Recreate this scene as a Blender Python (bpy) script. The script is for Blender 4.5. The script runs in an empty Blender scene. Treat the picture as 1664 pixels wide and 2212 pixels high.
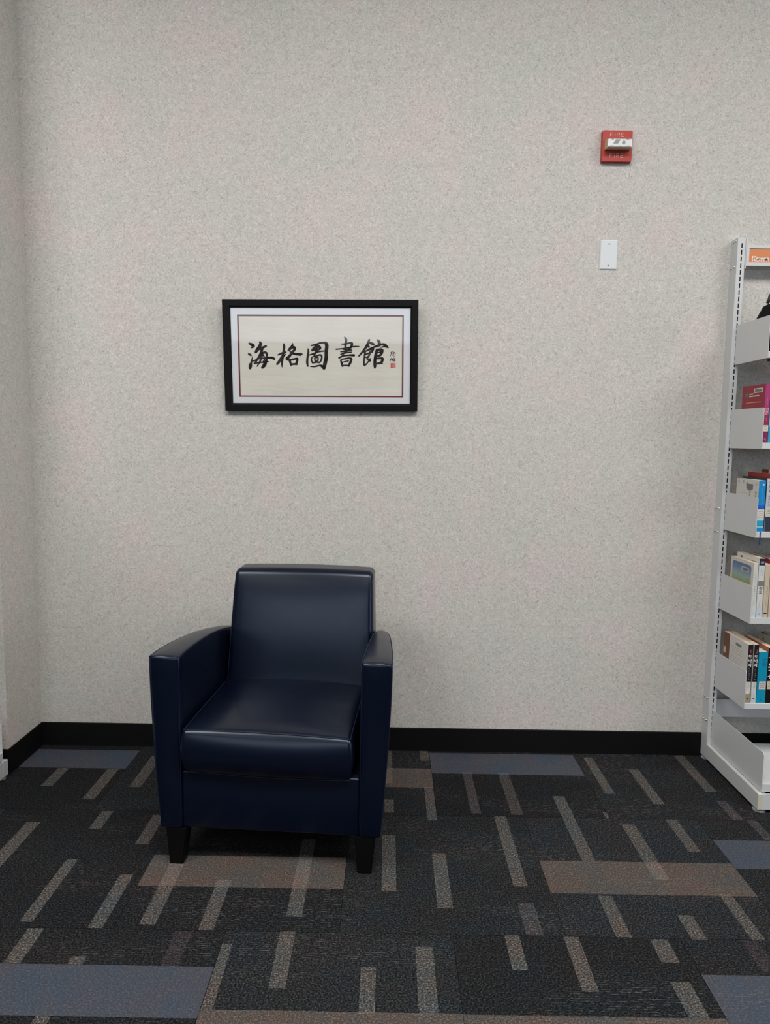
import bpy, bmesh, math, random
from mathutils import Vector, Matrix

SC = bpy.context.scene
COL = SC.collection
random.seed(7)

# ------------------------------------------------------------------ camera
cd = bpy.data.cameras.new('camera')
cam = bpy.data.objects.new('camera', cd); COL.objects.link(cam)
cd.sensor_fit = 'VERTICAL'; cd.sensor_height = 24.0
cd.lens = 1548.2 / 2212 * 24.0
cd.clip_start = 0.05
pitch, roll, yaw = 0.10170, 0.01466, -0.00327
fwd = Vector((math.sin(yaw)*math.cos(pitch), math.cos(yaw)*math.cos(pitch), -math.sin(pitch)))
rt = Vector((math.cos(yaw), -math.sin(yaw), 0))
up = rt.cross(fwd)
r2 = math.cos(roll)*rt + math.sin(roll)*up
u2 = -math.sin(roll)*rt + math.cos(roll)*up
M = Matrix((r2, u2, -fwd)).transposed().to_4x4()
M.translation = Vector((0.0015, -2.9415, 1.3217))
cam.matrix_world = M
SC.camera = cam

# ------------------------------------------------------------------ world, lights, exposure
w = bpy.data.worlds.new('world'); SC.world = w; w.use_nodes = True
w.node_tree.nodes['Background'].inputs[0].default_value = (0.80, 0.88, 1.0, 1)
w.node_tree.nodes['Background'].inputs[1].default_value = 0.05
SC.view_settings.view_transform = 'Standard'
SC.view_settings.look = 'None'
SC.view_settings.gamma = 1.0
SC.view_settings.use_curve_mapping = False
SC.view_settings.exposure = 0.0

def area(name, loc, rot, sx, sy, power, col):
    d = bpy.data.lights.new(name, 'AREA'); d.shape = 'RECTANGLE'
    d.size = sx; d.size_y = sy; d.energy = power; d.color = col
    o = bpy.data.objects.new(name, d); COL.objects.link(o)
    o.location = loc; o.rotation_euler = rot
    return o
CEIL = 3.75
WARM = (1.0, 0.965, 0.925)
# rows of ceiling troffers running parallel to the back wall
for x in (-2.4, 0.4, 3.2):
    area('ceiling_lamp', (x, -2.5, CEIL-0.03), (0, 0, 0), 1.8, 1.2, 88, WARM)
for x in (-2.4, 0.4, 3.2):
    area('ceiling_lamp', (x, -5.6, CEIL-0.03), (0, 0, 0), 1.8, 0.6, 16, WARM)
# daylight through the windows of the wall behind the photographer and to the right
area('window_daylight', (-1.6, -8.4, 2.32), (math.radians(90), 0, 0), 5.6, 1.2, 68, (0.80, 0.90, 1.0))
area('window_daylight', (5.6, -3.6, 1.5), (0, math.radians(90), 0), 1.8, 3.0, 42, (0.72, 0.86, 1.0))

# ------------------------------------------------------------------ helpers
def new_mat(name, col, rough=0.5, spec=0.5, metal=0.0, build=None):
    m = bpy.data.materials.new(name); m.use_nodes = True
    b = m.node_tree.nodes['Principled BSDF']
    b.inputs['Base Color'].default_value = (*col, 1)
    b.inputs['Roughness'].default_value = rough
    b.inputs['Specular IOR Level'].default_value = spec
    b.inputs['Metallic'].default_value = metal
    if build: build(m.node_tree, b)
    return m
def N(nt, t, **kw):
    n = nt.nodes.new(t)
    for k, v in kw.items():
        if k.startswith('i_'): n.inputs[k[2:].replace('_', ' ')].default_value = v
        else: setattr(n, k, v)
    return n
def noise(nt, vec, scale, detail=3, rough=0.6):
    n = N(nt, 'ShaderNodeTexNoise'); n.inputs['Scale'].default_value = scale
    n.inputs['Detail'].default_value = detail; n.inputs['Roughness'].default_value = rough
    nt.links.new(vec, n.inputs['Vector']); return n
def ramp(nt, fac, stops):
    r = N(nt, 'ShaderNodeValToRGB'); e = r.color_ramp.elements
    while len(e) < len(stops): e.new(0.5)
    for k, (p, c) in enumerate(stops):
        e[k].position = p; e[k].color = (*c, 1) if len(c) == 3 else c
    nt.links.new(fac, r.inputs[0]); return r
def mixc(nt, a, b, fac, mode='MIX'):
    m = N(nt, 'ShaderNodeMix', data_type='RGBA', blend_type=mode)
    for sock, v in ((m.inputs[0], fac), (m.inputs[6], a), (m.inputs[7], b)):
        if hasattr(v, 'links') or isinstance(v, bpy.types.NodeSocket): nt.links.new(v, sock)
        else: sock.default_value = v if not isinstance(v, tuple) else (*v, 1)
    return m.outputs[2]
def coords(nt):
    return N(nt, 'ShaderNodeTexCoord').outputs['Object']
def bump(nt, h, b, strength, dist):
    n = N(nt, 'ShaderNodeBump'); n.inputs['Strength'].default_value = strength
    n.inputs['Distance'].default_value = dist
    nt.links.new(h, n.inputs['Height']); nt.links.new(n.outputs[0], b.inputs['Normal'])

def obj(name, bm, mats, parent=None, smooth=False):
    me = bpy.data.meshes.new(name)
    bmesh.ops.recalc_face_normals(bm, faces=bm.faces[:])
    bm.to_mesh(me); bm.free()
    for m in (mats if isinstance(mats, (list, tuple)) else [mats]): me.materials.append(m)
    if smooth:
        for p in me.polygons: p.use_smooth = True
    o = bpy.data.objects.new(name, me); COL.objects.link(o)
    if parent: o.parent = parent
    return o
def thing(name, label, cat, loc=(0, 0, 0), group=None):
    o = bpy.data.objects.new(name, None); COL.objects.link(o)
    o.empty_display_size = 0.05; o.location = loc
    o['label'] = label; o['category'] = cat
    if group: o['group'] = group
    return o
def tag(o, label, cat, group=None):
    o['label'] = label; o['category'] = cat
    if group: o['group'] = group
    return o
def struct(o): o['kind'] = 'structure'; return o

def box(bm, x0, x1, y0, y1, z0, z1, mi=0):
    vs = [bm.verts.new((x, y, z)) for x in (x0, x1) for y in (y0, y1) for z in (z0, z1)]
    F = []
    for q in ((0,1,3,2), (4,6,7,5), (0,4,5,1), (2,3,7,6), (0,2,6,4), (1,5,7,3)):
        f = bm.faces.new([vs[i] for i in q]); f.material_index = mi; F.append(f)
    return vs
def bevelbox(bm, x0, x1, y0, y1, z0, z1, r=0.002, seg=2, mi=0):
    t = bmesh.new(); box(t, x0, x1, y0, y1, z0, z1, mi)
    bmesh.ops.recalc_face_normals(t, faces=t.faces[:])
    bmesh.ops.bevel(t, geom=t.edges[:], offset=r, segments=seg, affect='EDGES', profile=0.5, material=-1)
    for f in t.faces: f.material_index = mi
    me = bpy.data.meshes.new('tmp'); t.to_mesh(me); t.free()
    bm.from_mesh(me); bpy.data.meshes.remove(me)
def prism(bm, pts, axis, a0, a1, mi=0):
    """extrude a 2-D outline (list of pairs) along axis 0/1/2 from a0 to a1"""
    def P(p, a):
        q = list(p); q.insert(axis, a); return q
    A = [bm.verts.new(P(p, a0)) for p in pts]; B = [bm.verts.new(P(p, a1)) for p in pts]
    n = len(pts)
    fs = [bm.faces.new(A), bm.faces.new(B[::-1])]
    for i in range(n): fs.append(bm.faces.new((A[i], A[(i+1) % n], B[(i+1) % n], B[i])))
    for f in fs: f.material_index = mi
def cyl(bm, c, axis, r, h, seg=20, r2=None, mi=0):
    r2 = r if r2 is None else r2
    R = {0: Matrix.Rotation(math.pi/2, 4, 'Y'), 1: Matrix.Rotation(-math.pi/2, 4, 'X'), 2: Matrix.Identity(4)}[axis]
    before = set(bm.faces)
    bmesh.ops.create_cone(bm, cap_ends=True, segments=seg, radius1=r, radius2=r2, depth=h,
                          matrix=Matrix.Translation(c) @ R)
    for f in bm.faces:
        if f not in before: f.material_index = mi
def tube(bm, pts, r, seg=6, closed=False, mi=0):
    pts = [Vector(p) for p in pts]; n = len(pts); rings = []
    for i, p in enumerate(pts):
        a = pts[(i-1) % n] if closed or i > 0 else p
        b = pts[(i+1) % n] if closed or i < n-1 else p
        t = (b-a).normalized()
        s = t.cross(Vector((0, 0, 1)))
        if s.length < 0.05: s = t.cross(Vector((0, 1, 0)))
        s.normalize(); q = t.cross(s)
        rings.append([bm.verts.new(p + r*(math.cos(2*math.pi*k/seg)*s + math.sin(2*math.pi*k/seg)*q)) for k in range(seg)])
    for i in range(n if closed else n-1):
        A, B = rings[i], rings[(i+1) % n]
        for k in range(seg):
            bm.faces.new((A[k], A[(k+1) % seg], B[(k+1) % seg], B[k])).material_index = mi
    if not closed:
        bm.faces.new(rings[0][::-1]).material_index = mi; bm.faces.new(rings[-1]).material_index = mi
def rbox(bm, hx, hy, hz, r, n=(8, 8, 8), deform=None, bs=3):
    """rounded box centred on the origin, half sizes hx hy hz, edge radius r, with deform(Vector)->Vector"""
    H = (hx, hy, hz)
    def samples(h, m):
        inner = h - r
        ang = [math.tan(math.radians(45*k/bs)) for k in range(1, bs+1)]
        s = [-(inner + r*a) for a in reversed(ang)] + [-inner + 2*inner*k/m for k in range(m+1)] + [inner + r*a for a in ang]
        return s
    S = [samples(H[i], n[i]) for i in range(3)]
    cache = {}
    def vert(p):
        key = tuple(round(c, 6) for c in p)
        if key not in cache:
            inn = Vector([max(-(H[i]-r), min(H[i]-r, p[i])) for i in range(3)])
            d = Vector(p) - inn
            q = inn + (d.normalized()*r if d.length > 1e-9 else d)
            cache[key] = bm.verts.new(deform(q) if deform else q)
        return cache[key]
    for ax in range(3):
        a, b = [i for i in range(3) if i != ax]
        for sg in (-1, 1):
            for i in range(len(S[a])-1):
                for j in range(len(S[b])-1):
                    q = []
                    for (ii, jj) in ((i, j), (i+1, j), (i+1, j+1), (i, j+1)):
                        p = [0, 0, 0]; p[ax] = sg*H[ax]; p[a] = S[a][ii]; p[b] = S[b][jj]
                        q.append(vert(p))
                    if len(set(q)) == 4: bm.faces.new(q)
def brush(bm, strokes, k=1.0, y=0.0, step=5, mi=0, cap=5):
    """flat ink strokes: each a list of (x, z, width); smoothed and rounded, laid in the plane y"""
    for li, s in enumerate(strokes):
        P = [(Vector((a*k, c*k)), w*k) for a, c, w in s]
        pts = []
        for i in range(len(P)-1):
            p0 = P[max(i-1, 0)]; p1 = P[i]; p2 = P[i+1]; p3 = P[min(i+2, len(P)-1)]
            for j in range(step):
                t = j/step
                f = lambda a, b, c, d: 0.5*((2*b) + (c-a)*t + (2*a-5*b+4*c-d)*t*t + (3*b-a-3*c+d)*t**3)
                pts.append((f(p0[0], p1[0], p2[0], p3[0]), max(1e-5, p1[1]+(p2[1]-p1[1])*t)))
        pts.append(P[-1])
        L, R = [], []
        yy = y - li*2e-6
        for i, (p, w) in enumerate(pts):
            t = pts[min(i+1, len(pts)-1)][0] - pts[max(i-1, 0)][0]
            if t.length < 1e-9: t = Vector((1, 0))
            t.normalize(); nrm = Vector((-t.y, t.x))
            L.append(p + nrm*w/2); R.append(p - nrm*w/2)
            if i == 0: t0 = t.copy(); n0 = nrm.copy()
        t1, n1 = t, nrm
        V = lambda p: bm.verts.new((p.x, yy, p.y))
        lv = [V(p) for p in L]; rv = [V(p) for p in R]
        for i in range(len(lv)-1):
            bm.faces.new((lv[i], lv[i+1], rv[i+1], rv[i])).material_index = mi
        for (c, w, d, nn, a, b) in ((pts[0][0], pts[0][1], -t0, n0, lv[0], rv[0]), (pts[-1][0], pts[-1][1], t1, n1, lv[-1], rv[-1])):
            if w > 0.0006:
                arc = [V(c + nn*w/2*math.cos(math.pi*q/cap) + d*w/2*math.sin(math.pi*q/cap)) for q in range(1, cap)]
                bm.faces.new([a]+arc+[b]).material_index = mi
def quadplate(bm, x0, x1, z0, z1, y, t=0.0003, mi=0):
    box(bm, x0, x1, y-t, y, z0, z1, mi)

_fonts = {}
def text_mesh(body, size, extr=0.0):
    c = bpy.data.curves.new('t', 'FONT'); c.body = body; c.size = size; c.align_x = 'CENTER'; c.align_y = 'CENTER'
    c.resolution_u = 3; c.extrude = extr
    o = bpy.data.objects.new('t', c); COL.objects.link(o)
    dg = bpy.context.evaluated_depsgraph_get(); dg.update()
    me = bpy.data.meshes.new_from_object(o.evaluated_get(dg))
    bpy.data.objects.remove(o); bpy.data.curves.remove(c)
    return me
def put_text(bm, body, size, M4, mi=0, bold=0.0):
    me = text_mesh(body, size)
    for dx in ((0,) if not bold else (-bold, 0, bold)):
        n0 = len(bm.verts); f0 = len(bm.faces)
        bm.from_mesh(me)
        bm.verts.ensure_lookup_table(); bm.faces.ensure_lookup_table()
        for v in bm.verts[n0:]: v.co = M4 @ (v.co + Vector((dx, 0, dx*0.01)))
        for f in bm.faces[f0:]: f.material_index = mi
    bpy.data.meshes.remove(me)

# ink strokes (0.1 mm) and carpet stripes (m)
CAL=[[(-2870,2669,54),(-2766,2617,115),(-2690,2566,101),(-2774,2490,42)],[(-2910,2257,42),(-2851,2230,80),(-2799,2206,52),(-2828,2164,17)],[(-2743,2165,17),(-2772,2041,42),(-2801,1917,63),(-2839,1792,130),(-2856,1699,101)],[(-2892,1916,13),(-2869,1751,46)],[(-2742,1975,54),(-2625,2010,54),(-2486,2083,63),(-2377,2207,52)],[(-2437,2721,63),(-2408,2639,115),(-2474,2515,121),(-2551,2412,121),(-2612,2320,84)],[(-2445,2443,84),(-2316,2505,94),(-2188,2567,63)],[(-2356,2433,105),(-2418,2268,88),(-2528,2082,75),(-2660,1886,63)],[(-2365,2279,71),(-2258,2314,80),(-2179,2279,84),(-2178,2145,75),(-2199,2000,88),(-2266,1835,130),(-2354,1727,101)],[(-2344,2248,63),(-2391,2083,59),(-2476,1917,67),(-2573,1768,34)],[(-2582,2051,50),(-2370,2079,54),(-2116,2104,71),(-1947,2100,96),(-1874,2059,84)],[(-2671,1886,75),(-2437,1921,54),(-2204,1949,63),(-2115,1949,38)],[(-2324,2227,52),(-2264,2083,52),(-2332,1917,50)],[(-1733,2218,38),(-1605,2270,67),(-1478,2307,84),(-1397,2332,46)],[(-1487,2661,34),(-1469,2538,88),(-1503,2311,84),(-1542,2084,88),(-1567,1898,75),(-1570,1737,25)],[(-1512,2208,92),(-1610,2064,101),(-1697,1939,96),(-1766,1861,75)],[(-1502,2157,63),(-1420,2245,34)],[(-1129,2661,46),(-1153,2559,96),(-1239,2456,105),(-1312,2394,54)],[(-1200,2493,84),(-1073,2518,96),(-1050,2436,88),(-1136,2333,88),(-1270,2167,101),(-1373,2060,101),(-1272,2033,59)],[(-1245,2349,46),(-1099,2271,84),(-931,2246,84),(-825,2247,117),(-758,2255,54)],[(-1273,2023,73),(-1232,1920,84),(-1209,1816,59)],[(-1252,2019,71),(-1103,2050,71),(-955,2081,63),(-956,2003,84),(-1005,1858,88)],[(-1213,1841,63),(-1086,1862,71),(-969,1858,63)],[(-516,2465,34),(-503,2334,75),(-543,2107,75),(-556,1921,88),(-533,1780,50)],[(-394,2591,46),(-209,2622,75),(-48,2684,63),(87,2709,63),(192,2684,117),(237,2582,130),(214,2376,126),(207,2129,126),(162,1901,138),(113,1711,121)],[(-338,2406,96),(-253,2478,130),(-125,2556,126),(-42,2520,96),(-32,2458,59),(-211,2412,96)],[(-471,2218,42),(-298,2272,59),(-86,2351,59),(129,2376,42)],[(-117,2417,63),(-213,2314,88),(-282,2200,46)],[(-363,2128,52),(-386,2024,59),(-345,1921,52)],[(-342,2148,42),(-172,2190,59),(-24,2221,63),(32,2149,63),(-2,2005,63),(-70,1918,50)],[(-258,2087,42),(-239,1963,46)],[(-258,2103,42),(-131,2128,54),(-128,2004,59),(-218,1959,54)],[(-345,1917,59),(-176,1930,50),(-49,1938,59)],[(-189,2169,42),(-197,1963,38)],[(-436,1776,34),(-284,1766,59),(-72,1808,59),(13,1794,88),(117,1711,121)],[(947,2927,34),(1006,2829,96),(996,2706,84),(983,2542,75),(1003,2408,63)],[(819,2655,34),(962,2655,59),(1131,2690,63),(1240,2686,88),(1218,2563,88),(1129,2450,80)],[(607,2447,46),(835,2468,46),(1088,2509,54),(1298,2553,54),(1525,2563,29)],[(898,2435,38),(1108,2427,75),(1239,2419,34)],[(792,2352,38),(960,2365,54),(1224,2415,42)],[(787,2250,38),(960,2303,59),(1217,2337,46)],[(722,2113,63),(896,2188,59),(1086,2213,59),(1212,2217,75),(1322,2213,84)],[(964,2312,38),(843,2202,29)],[(785,2027,46),(830,1903,88),(855,1795,75)],[(810,2054,42),(958,2077,54),(1148,2098,75),(1215,2058,88),(1172,1924,88),(1104,1796,71)],[(894,1948,42),(1095,1994,50)],[(851,1803,59),(999,1820,50),(1129,1806,59)],[(1934,2827,63),(1887,2687,101),(1782,2502,88),(1655,2338,75),(1518,2189,50)],[(1892,2724,34),(2013,2687,96),(2108,2651,75)],[(1820,2589,46),(1912,2552,84)],[(1714,2334,38),(1845,2400,63),(2013,2472,105),(2081,2482,105),(2038,2349,80)],[(1765,2317,73),(1739,2111,63),(1717,1925,63),(1742,1838,71),(1848,1905,50),(1975,2087,46)],[(1781,2251,52),(1912,2297,63)],[(1802,2128,46),(1912,2173,63)],[(1971,2338,73),(1912,2173,63),(1844,2086,46)],[(1844,2066,38),(1954,2016,96)],[(2249,2821,46),(2329,2729,121),(2333,2596,75)],[(2093,2532,50),(2245,2581,88),(2434,2647,75),(2560,2623,105),(2686,2524,54)],[(2371,2520,25),(2539,2561,59),(2648,2528,46)],[(2241,2431,92),(2194,2215,109),(2160,2009,109),(2160,1802,109),(2160,1711,46)],[(2245,2417,84),(2371,2442,96),(2459,2417,88),(2426,2298,96),(2350,2211,84),(2224,2180,46)],[(2287,2318,50),(2403,2360,42)],[(2213,2087,59),(2371,2100,75),(2460,2088,96),(2439,1968,96),(2350,1906,75),(2203,1891,59)],[(2224,1901,54),(2466,1896,38)]]
SIGN=[[(2792,2340,21),(2902,2360,21)],[(2813,2329,21),(2797,2216,21),(2761,2175,21)],[(2824,2288,21),(2889,2309,21)],[(2843,2257,21),(2877,2212,21)],[(2897,2340,21),(2986,2295,21)],[(2961,2344,21),(2902,2258,21)],[(2898,2227,21),(2986,2247,21)],[(2902,2216,21),(2890,2165,21),(2953,2175,21)],[(2762,2047,21),(2867,2093,21)],[(2814,2113,21),(2783,1989,21)],[(2835,2051,21),(2877,2072,21),(2848,1989,21)],[(2909,2124,21),(2878,2026,21)],[(2920,2082,21),(2983,2093,21)],[(2909,2041,21),(2974,2051,21)],[(2899,1998,21),(2987,2010,21)],[(2941,2103,21),(2931,1973,21)]]
STRIPES=[(0.154,0.191,-0.095,-0.002,1),(0.003,0.037,-0.297,-0.008,1),(0.317,0.352,-0.51,-0.193,2),(0.459,0.501,-0.515,-0.196,2),(0.842,0.879,-0.352,-0.04,1),(0.998,1.038,-0.423,-0.145,1),(1.234,1.276,-0.322,-0.008,1),(1.24,1.278,-0.528,-0.392,2),(0.791,0.805,-0.53,-0.486,1),(0.158,0.192,-0.562,-0.321,1),(0.007,0.041,-0.514,-0.422,1),(0.636,0.679,-0.791,-0.377,1),(0.395,0.437,-0.927,-0.527,1),(0.831,0.878,-0.881,-0.568,1),(0.999,1.039,-0.729,-0.529,1),(1.286,1.321,-0.653,-0.527,2),(0.161,0.205,-1.033,-0.761,1),(0.001,0.045,-0.96,-0.658,1),(0.634,0.676,-1.141,-0.964,1),(0.835,0.877,-1.145,-1.045,1),(0.996,1.033,-1.143,-0.948,1),(0.393,0.439,-1.138,-1.004,2),(0.333,0.373,-1.266,-1.139,1),(0.491,0.531,-1.333,-1.142,1),(0.721,0.768,-1.233,-1.146,1),(0.092,0.138,-1.409,-1.189,1),(0.717,0.765,-1.409,-1.298,1),(0.965,1.007,-1.259,-1.145,3),(-1.216,-1.169,-0.879,-0.616,1),(-0.984,-0.949,-1.118,-0.827,1),(-0.79,-0.75,-1.139,-0.901,1),(-0.657,-0.613,-1.121,-0.842,1),(-0.491,-0.45,-1.139,-0.918,1),(-0.263,-0.219,-1.079,-0.691,1),(-0.269,-0.228,-1.34,-1.138,1),(-0.414,-0.387,-1.407,-1.19,1),(-0.551,-0.506,-1.274,-1.145,3),(-0.946,-0.903,-1.272,-1.144,1),(-0.784,-0.747,-1.273,-1.245,1),(-0.784,-0.749,-1.457,-1.435,1),(-0.048,-0.01,-1.412,-1.264,1),(-1.293,-1.249,-0.362,-0.214,1),(-1.096,-1.051,-0.454,-0.215,1),(-0.96,-0.915,-0.358,-0.093,1),(-0.99,-0.949,-0.65,-0.536,1),(-0.803,-0.76,-0.739,-0.555,1)]

# ------------------------------------------------------------------ materials
def b_wall(nt, b):
    v = coords(nt)
    big = noise(nt, v, 3.4, 4, 0.62)
    big2 = noise(nt, v, 5.1, 3, 0.6)
    c = ramp(nt, big.outputs['Fac'], [(0.36, (0.557, 0.552, 0.514)), (0.5, (0.582, 0.556, 0.521)), (0.64, (0.608, 0.545, 0.528))])
    fine = noise(nt, v, 125, 3, 0.72); fine.inputs['Distortion'].default_value = 1.6
    f = ramp(nt, fine.outputs['Fac'], [(0.32, (0.62, 0.615, 0.61)), (0.45, (0.93, 0.93, 0.93)), (0.52, (1.0, 1.0, 1.0)), (0.68, (1.22, 1.22, 1.22))])
    col = mixc(nt, c.outputs[0], f.outputs[0], 1.0, 'MULTIPLY')
    med = noise(nt, v, 32, 3, 0.65)
    mm = ramp(nt, med.outputs['Fac'], [(0.35, (0.955, 0.96, 0.955)), (0.65, (1.03, 1.03, 1.03))])
    col = mixc(nt, col, mm.outputs[0], 1.0, 'MULTIPLY')
    sp = noise(nt, v, 170, 1, 0.5)
    s = ramp(nt, sp.outputs['Fac'], [(0.70, (1, 1, 1)), (0.76, (0.55, 0.54, 0.52))])
    col = mixc(nt, col, s.outputs[0], 1.0, 'MULTIPLY')
    nt.links.new(col, b.inputs['Base Color'])
    bump(nt, fine.outputs['Fac'], b, 0.25, 0.0015)
WALL = new_mat('wallpaper', (0.6, 0.57, 0.53), 0.75, 0.25, build=b_wall)

def b_carpet(nt, b):
    v = coords(nt)
    at = N(nt, 'ShaderNodeVertexColor', layer_name='yarn')
    fl = noise(nt, v, 210, 2, 0.7)
    f = ramp(nt, fl.outputs['Fac'], [(0.34, (0.16, 0.16, 0.16)), (0.49, (0.70, 0.70, 0.70)), (0.56, (1.4, 1.38, 1.36)), (0.70, (3.6, 3.5, 3.4))])
    col = mixc(nt, at.outputs['Color'], f.outputs[0], at.outputs['Alpha'], 'MULTIPLY')
    hue = noise(nt, v, 7, 3, 0.6)
    hr = ramp(nt, hue.outputs['Fac'], [(0.36, (0.86, 0.99, 1.07)), (0.5, (1, 1, 1)), (0.64, (1.10, 0.98, 0.95))])
    col = mixc(nt, col, hr.outputs[0], 1.0, 'MULTIPLY')
    # rows of looped yarn that surface here and there
    sx = N(nt, 'ShaderNodeMapping'); sx.inputs['Scale'].default_value = (55, 1, 1); nt.links.new(v, sx.inputs[0])
    sep = N(nt, 'ShaderNodeSeparateXYZ'); nt.links.new(v, sep.inputs[0])
    m1 = N(nt, 'ShaderNodeMath', operation='MULTIPLY'); m1.inputs[1].default_value = 2*math.pi/0.0075; nt.links.new(sep.outputs[1], m1.inputs[0])
    si = N(nt, 'ShaderNodeMath', operation='SINE'); nt.links.new(m1.outputs[0], si.inputs[0])
    row = N(nt, 'ShaderNodeMapRange'); nt.links.new(si.outputs[0], row.inputs[0]); row.inputs[1].default_value = 0.3; row.inputs[2].default_value = 0.95
    vs = N(nt, 'ShaderNodeMapping'); vs.inputs['Scale'].default_value = (60, 260, 1); nt.links.new(v, vs.inputs[0])
    dn = noise(nt, vs.outputs[0], 1.0, 2, 0.5)
    dr = N(nt, 'ShaderNodeMapRange'); nt.links.new(dn.outputs['Fac'], dr.inputs[0]); dr.inputs[1].default_value = 0.50; dr.inputs[2].default_value = 0.66
    ms = N(nt, 'ShaderNodeMapping'); ms.inputs['Scale'].default_value = (1.5, 5.5, 1); nt.links.new(v, ms.inputs[0])
    mk = noise(nt, ms.outputs[0], 1.0, 2, 0.5)
    mr = N(nt, 'ShaderNodeMapRange'); nt.links.new(mk.outputs['Fac'], mr.inputs[0]); mr.inputs[1].default_value = 0.48; mr.inputs[2].default_value = 0.60
    p1 = N(nt, 'ShaderNodeMath', operation='MULTIPLY'); nt.links.new(row.outputs[0], p1.inputs[0]); nt.links.new(dr.outputs[0], p1.inputs[1])
    p2 = N(nt, 'ShaderNodeMath', operation='MULTIPLY'); nt.links.new(p1.outputs[0], p2.inputs[0]); nt.links.new(mr.outputs[0], p2.inputs[1])
    p3 = N(nt, 'ShaderNodeMath', operation='MULTIPLY'); nt.links.new(p2.outputs[0], p3.inputs[0]); p3.inputs[1].default_value = 0.55
    col = mixc(nt, col, (0.17, 0.165, 0.155), p3.outputs[0])
    nt.links.new(col, b.inputs['Base Color'])
    bump(nt, fl.outputs['Fac'], b, 0.6, 0.004)
CARPET = new_mat('carpet_yarn', (0.03, 0.03, 0.03), 0.95, 0.1, build=b_carpet)

def b_leather(nt, b):
    b.inputs['Specular Tint'].default_value = (0.78, 0.88, 1.0, 1)
    v = coords(nt)
    g = noise(nt, v, 420, 2, 0.5)
    bump(nt, g.outputs['Fac'], b, 0.03, 0.0006)
    h = noise(nt, v, 9, 3, 0.6)
    r = N(nt, 'ShaderNodeMapRange'); nt.links.new(h.outputs['Fac'], r.inputs[0]); r.inputs[3].default_value = 0.25; r.inputs[4].default_value = 0.31
    nt.links.new(r.outputs[0], b.inputs['Roughness'])
LEATHER = new_mat('navy_leather', (0.0018, 0.0040, 0.0135), 0.4, 0.5, build=b_leather)
PIPING = new_mat('navy_piping', (0.005, 0.011, 0.034), 0.5, 0.3)
LEGWOOD = new_mat('black_stained_wood', (0.0022, 0.0021, 0.002), 0.55, 0.15)
SKIRT = new_mat('black_vinyl_base', (0.0045, 0.0045, 0.005), 0.6, 0.15)
def b_steel(nt, b):
    v = coords(nt); n = noise(nt, v, 700, 2, 0.5); bump(nt, n.outputs['Fac'], b, 0.05, 0.0004)
STEEL = new_mat('pale_grey_enamel', (0.60, 0.615, 0.62), 0.42, 0.45, build=b_steel)
AGED = new_mat('yellowed_edge', (0.60, 0.57, 0.43), 0.5, 0.4)
CHROME = new_mat('chrome', (0.75, 0.75, 0.75), 0.22, 0.5, 1.0)
FOOT = new_mat('grey_plastic_foot', (0.30, 0.31, 0.31), 0.5, 0.4)
BLACKFRAME = new_mat('black_frame', (0.0055, 0.0055, 0.0055), 0.5, 0.15)
MATBOARD = new_mat('white_matboard', (0.66, 0.68, 0.72), 0.8, 0.2)
REDMAT = new_mat('maroon_matboard', (0.16, 0.035, 0.035), 0.8, 0.2)
def b_paper(nt, b):
    v = coords(nt)
    ms = N(nt, 'ShaderNodeMapping'); ms.inputs['Scale'].default_value = (3, 1, 14); ms.inputs['Rotation'].default_value = (0, 0.12, 0); nt.links.new(v, ms.inputs[0])
    n = noise(nt, ms.outputs[0], 1.4, 3, 0.5)
    bump(nt, n.outputs['Fac'], b, 0.35, 0.01)
    h = noise(nt, v, 6, 3, 0.5)
    r = ramp(nt, h.outputs['Fac'], [(0.3, (0.64, 0.615, 0.55)), (0.7, (0.69, 0.67, 0.61))])
    nt.links.new(r.outputs[0], b.inputs['Base Color'])
PAPER = new_mat('rice_paper', (0.66, 0.64, 0.58), 0.85, 0.2, build=b_paper)
def b_ink(nt, b):
    v = coords(nt); n = noise(nt, v, 30, 3, 0.6)
    r = ramp(nt, n.outputs['Fac'], [(0.4, (0.008, 0.007, 0.007)), (0.75, (0.05, 0.047, 0.045))])
    nt.links.new(r.outputs[0], b.inputs['Base Color'])
INK = new_mat('brush_ink', (0.012, 0.011, 0.011), 0.8, 0.2, build=b_ink)
SEALRED = new_mat('seal_red', (0.50, 0.075, 0.06), 0.8, 0.2)
SEALPALE = new_mat('seal_pale', (0.62, 0.45, 0.40), 0.8, 0.2)
def glass_mat():
    m = bpy.data.materials.new('picture_glass'); m.use_nodes = True; nt = m.node_tree
    nt.nodes.remove(nt.nodes['Principled BSDF'])
    out = nt.nodes['Material Output']
    t = N(nt, 'ShaderNodeBsdfTransparent'); g = N(nt, 'ShaderNodeBsdfGlossy'); g.inputs['Roughness'].default_value = 0.03
    f = N(nt, 'ShaderNodeFresnel'); f.inputs['IOR'].default_value = 1.5
    mx = N(nt, 'ShaderNodeMixShader')
    ge = N(nt, 'ShaderNodeNewGeometry'); iv = N(nt, 'ShaderNodeMath', operation='SUBTRACT'); iv.inputs[0].default_value = 1.0
    nt.links.new(ge.outputs['Backfacing'], iv.inputs[1])          # reflect once, at the outer face of each side
    ml = N(nt, 'ShaderNodeMath', operation='MULTIPLY'); nt.links.new(f.outputs[0], ml.inputs[0]); nt.links.new(iv.outputs[0], ml.inputs[1])
    nt.links.new(ml.outputs[0], mx.inputs[0]); nt.links.new(t.outputs[0], mx.inputs[1]); nt.links.new(g.outputs[0], mx.inputs[2])
    nt.links.new(mx.outputs[0], out.inputs['Surface']); return m
GLASS = glass_mat()
ALARMRED = new_mat('alarm_red', (0.43, 0.045, 0.032), 0.45, 0.4)
ALARMTXT = new_mat('alarm_lettering', (0.72, 0.55, 0.50), 0.6, 0.3)
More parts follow.
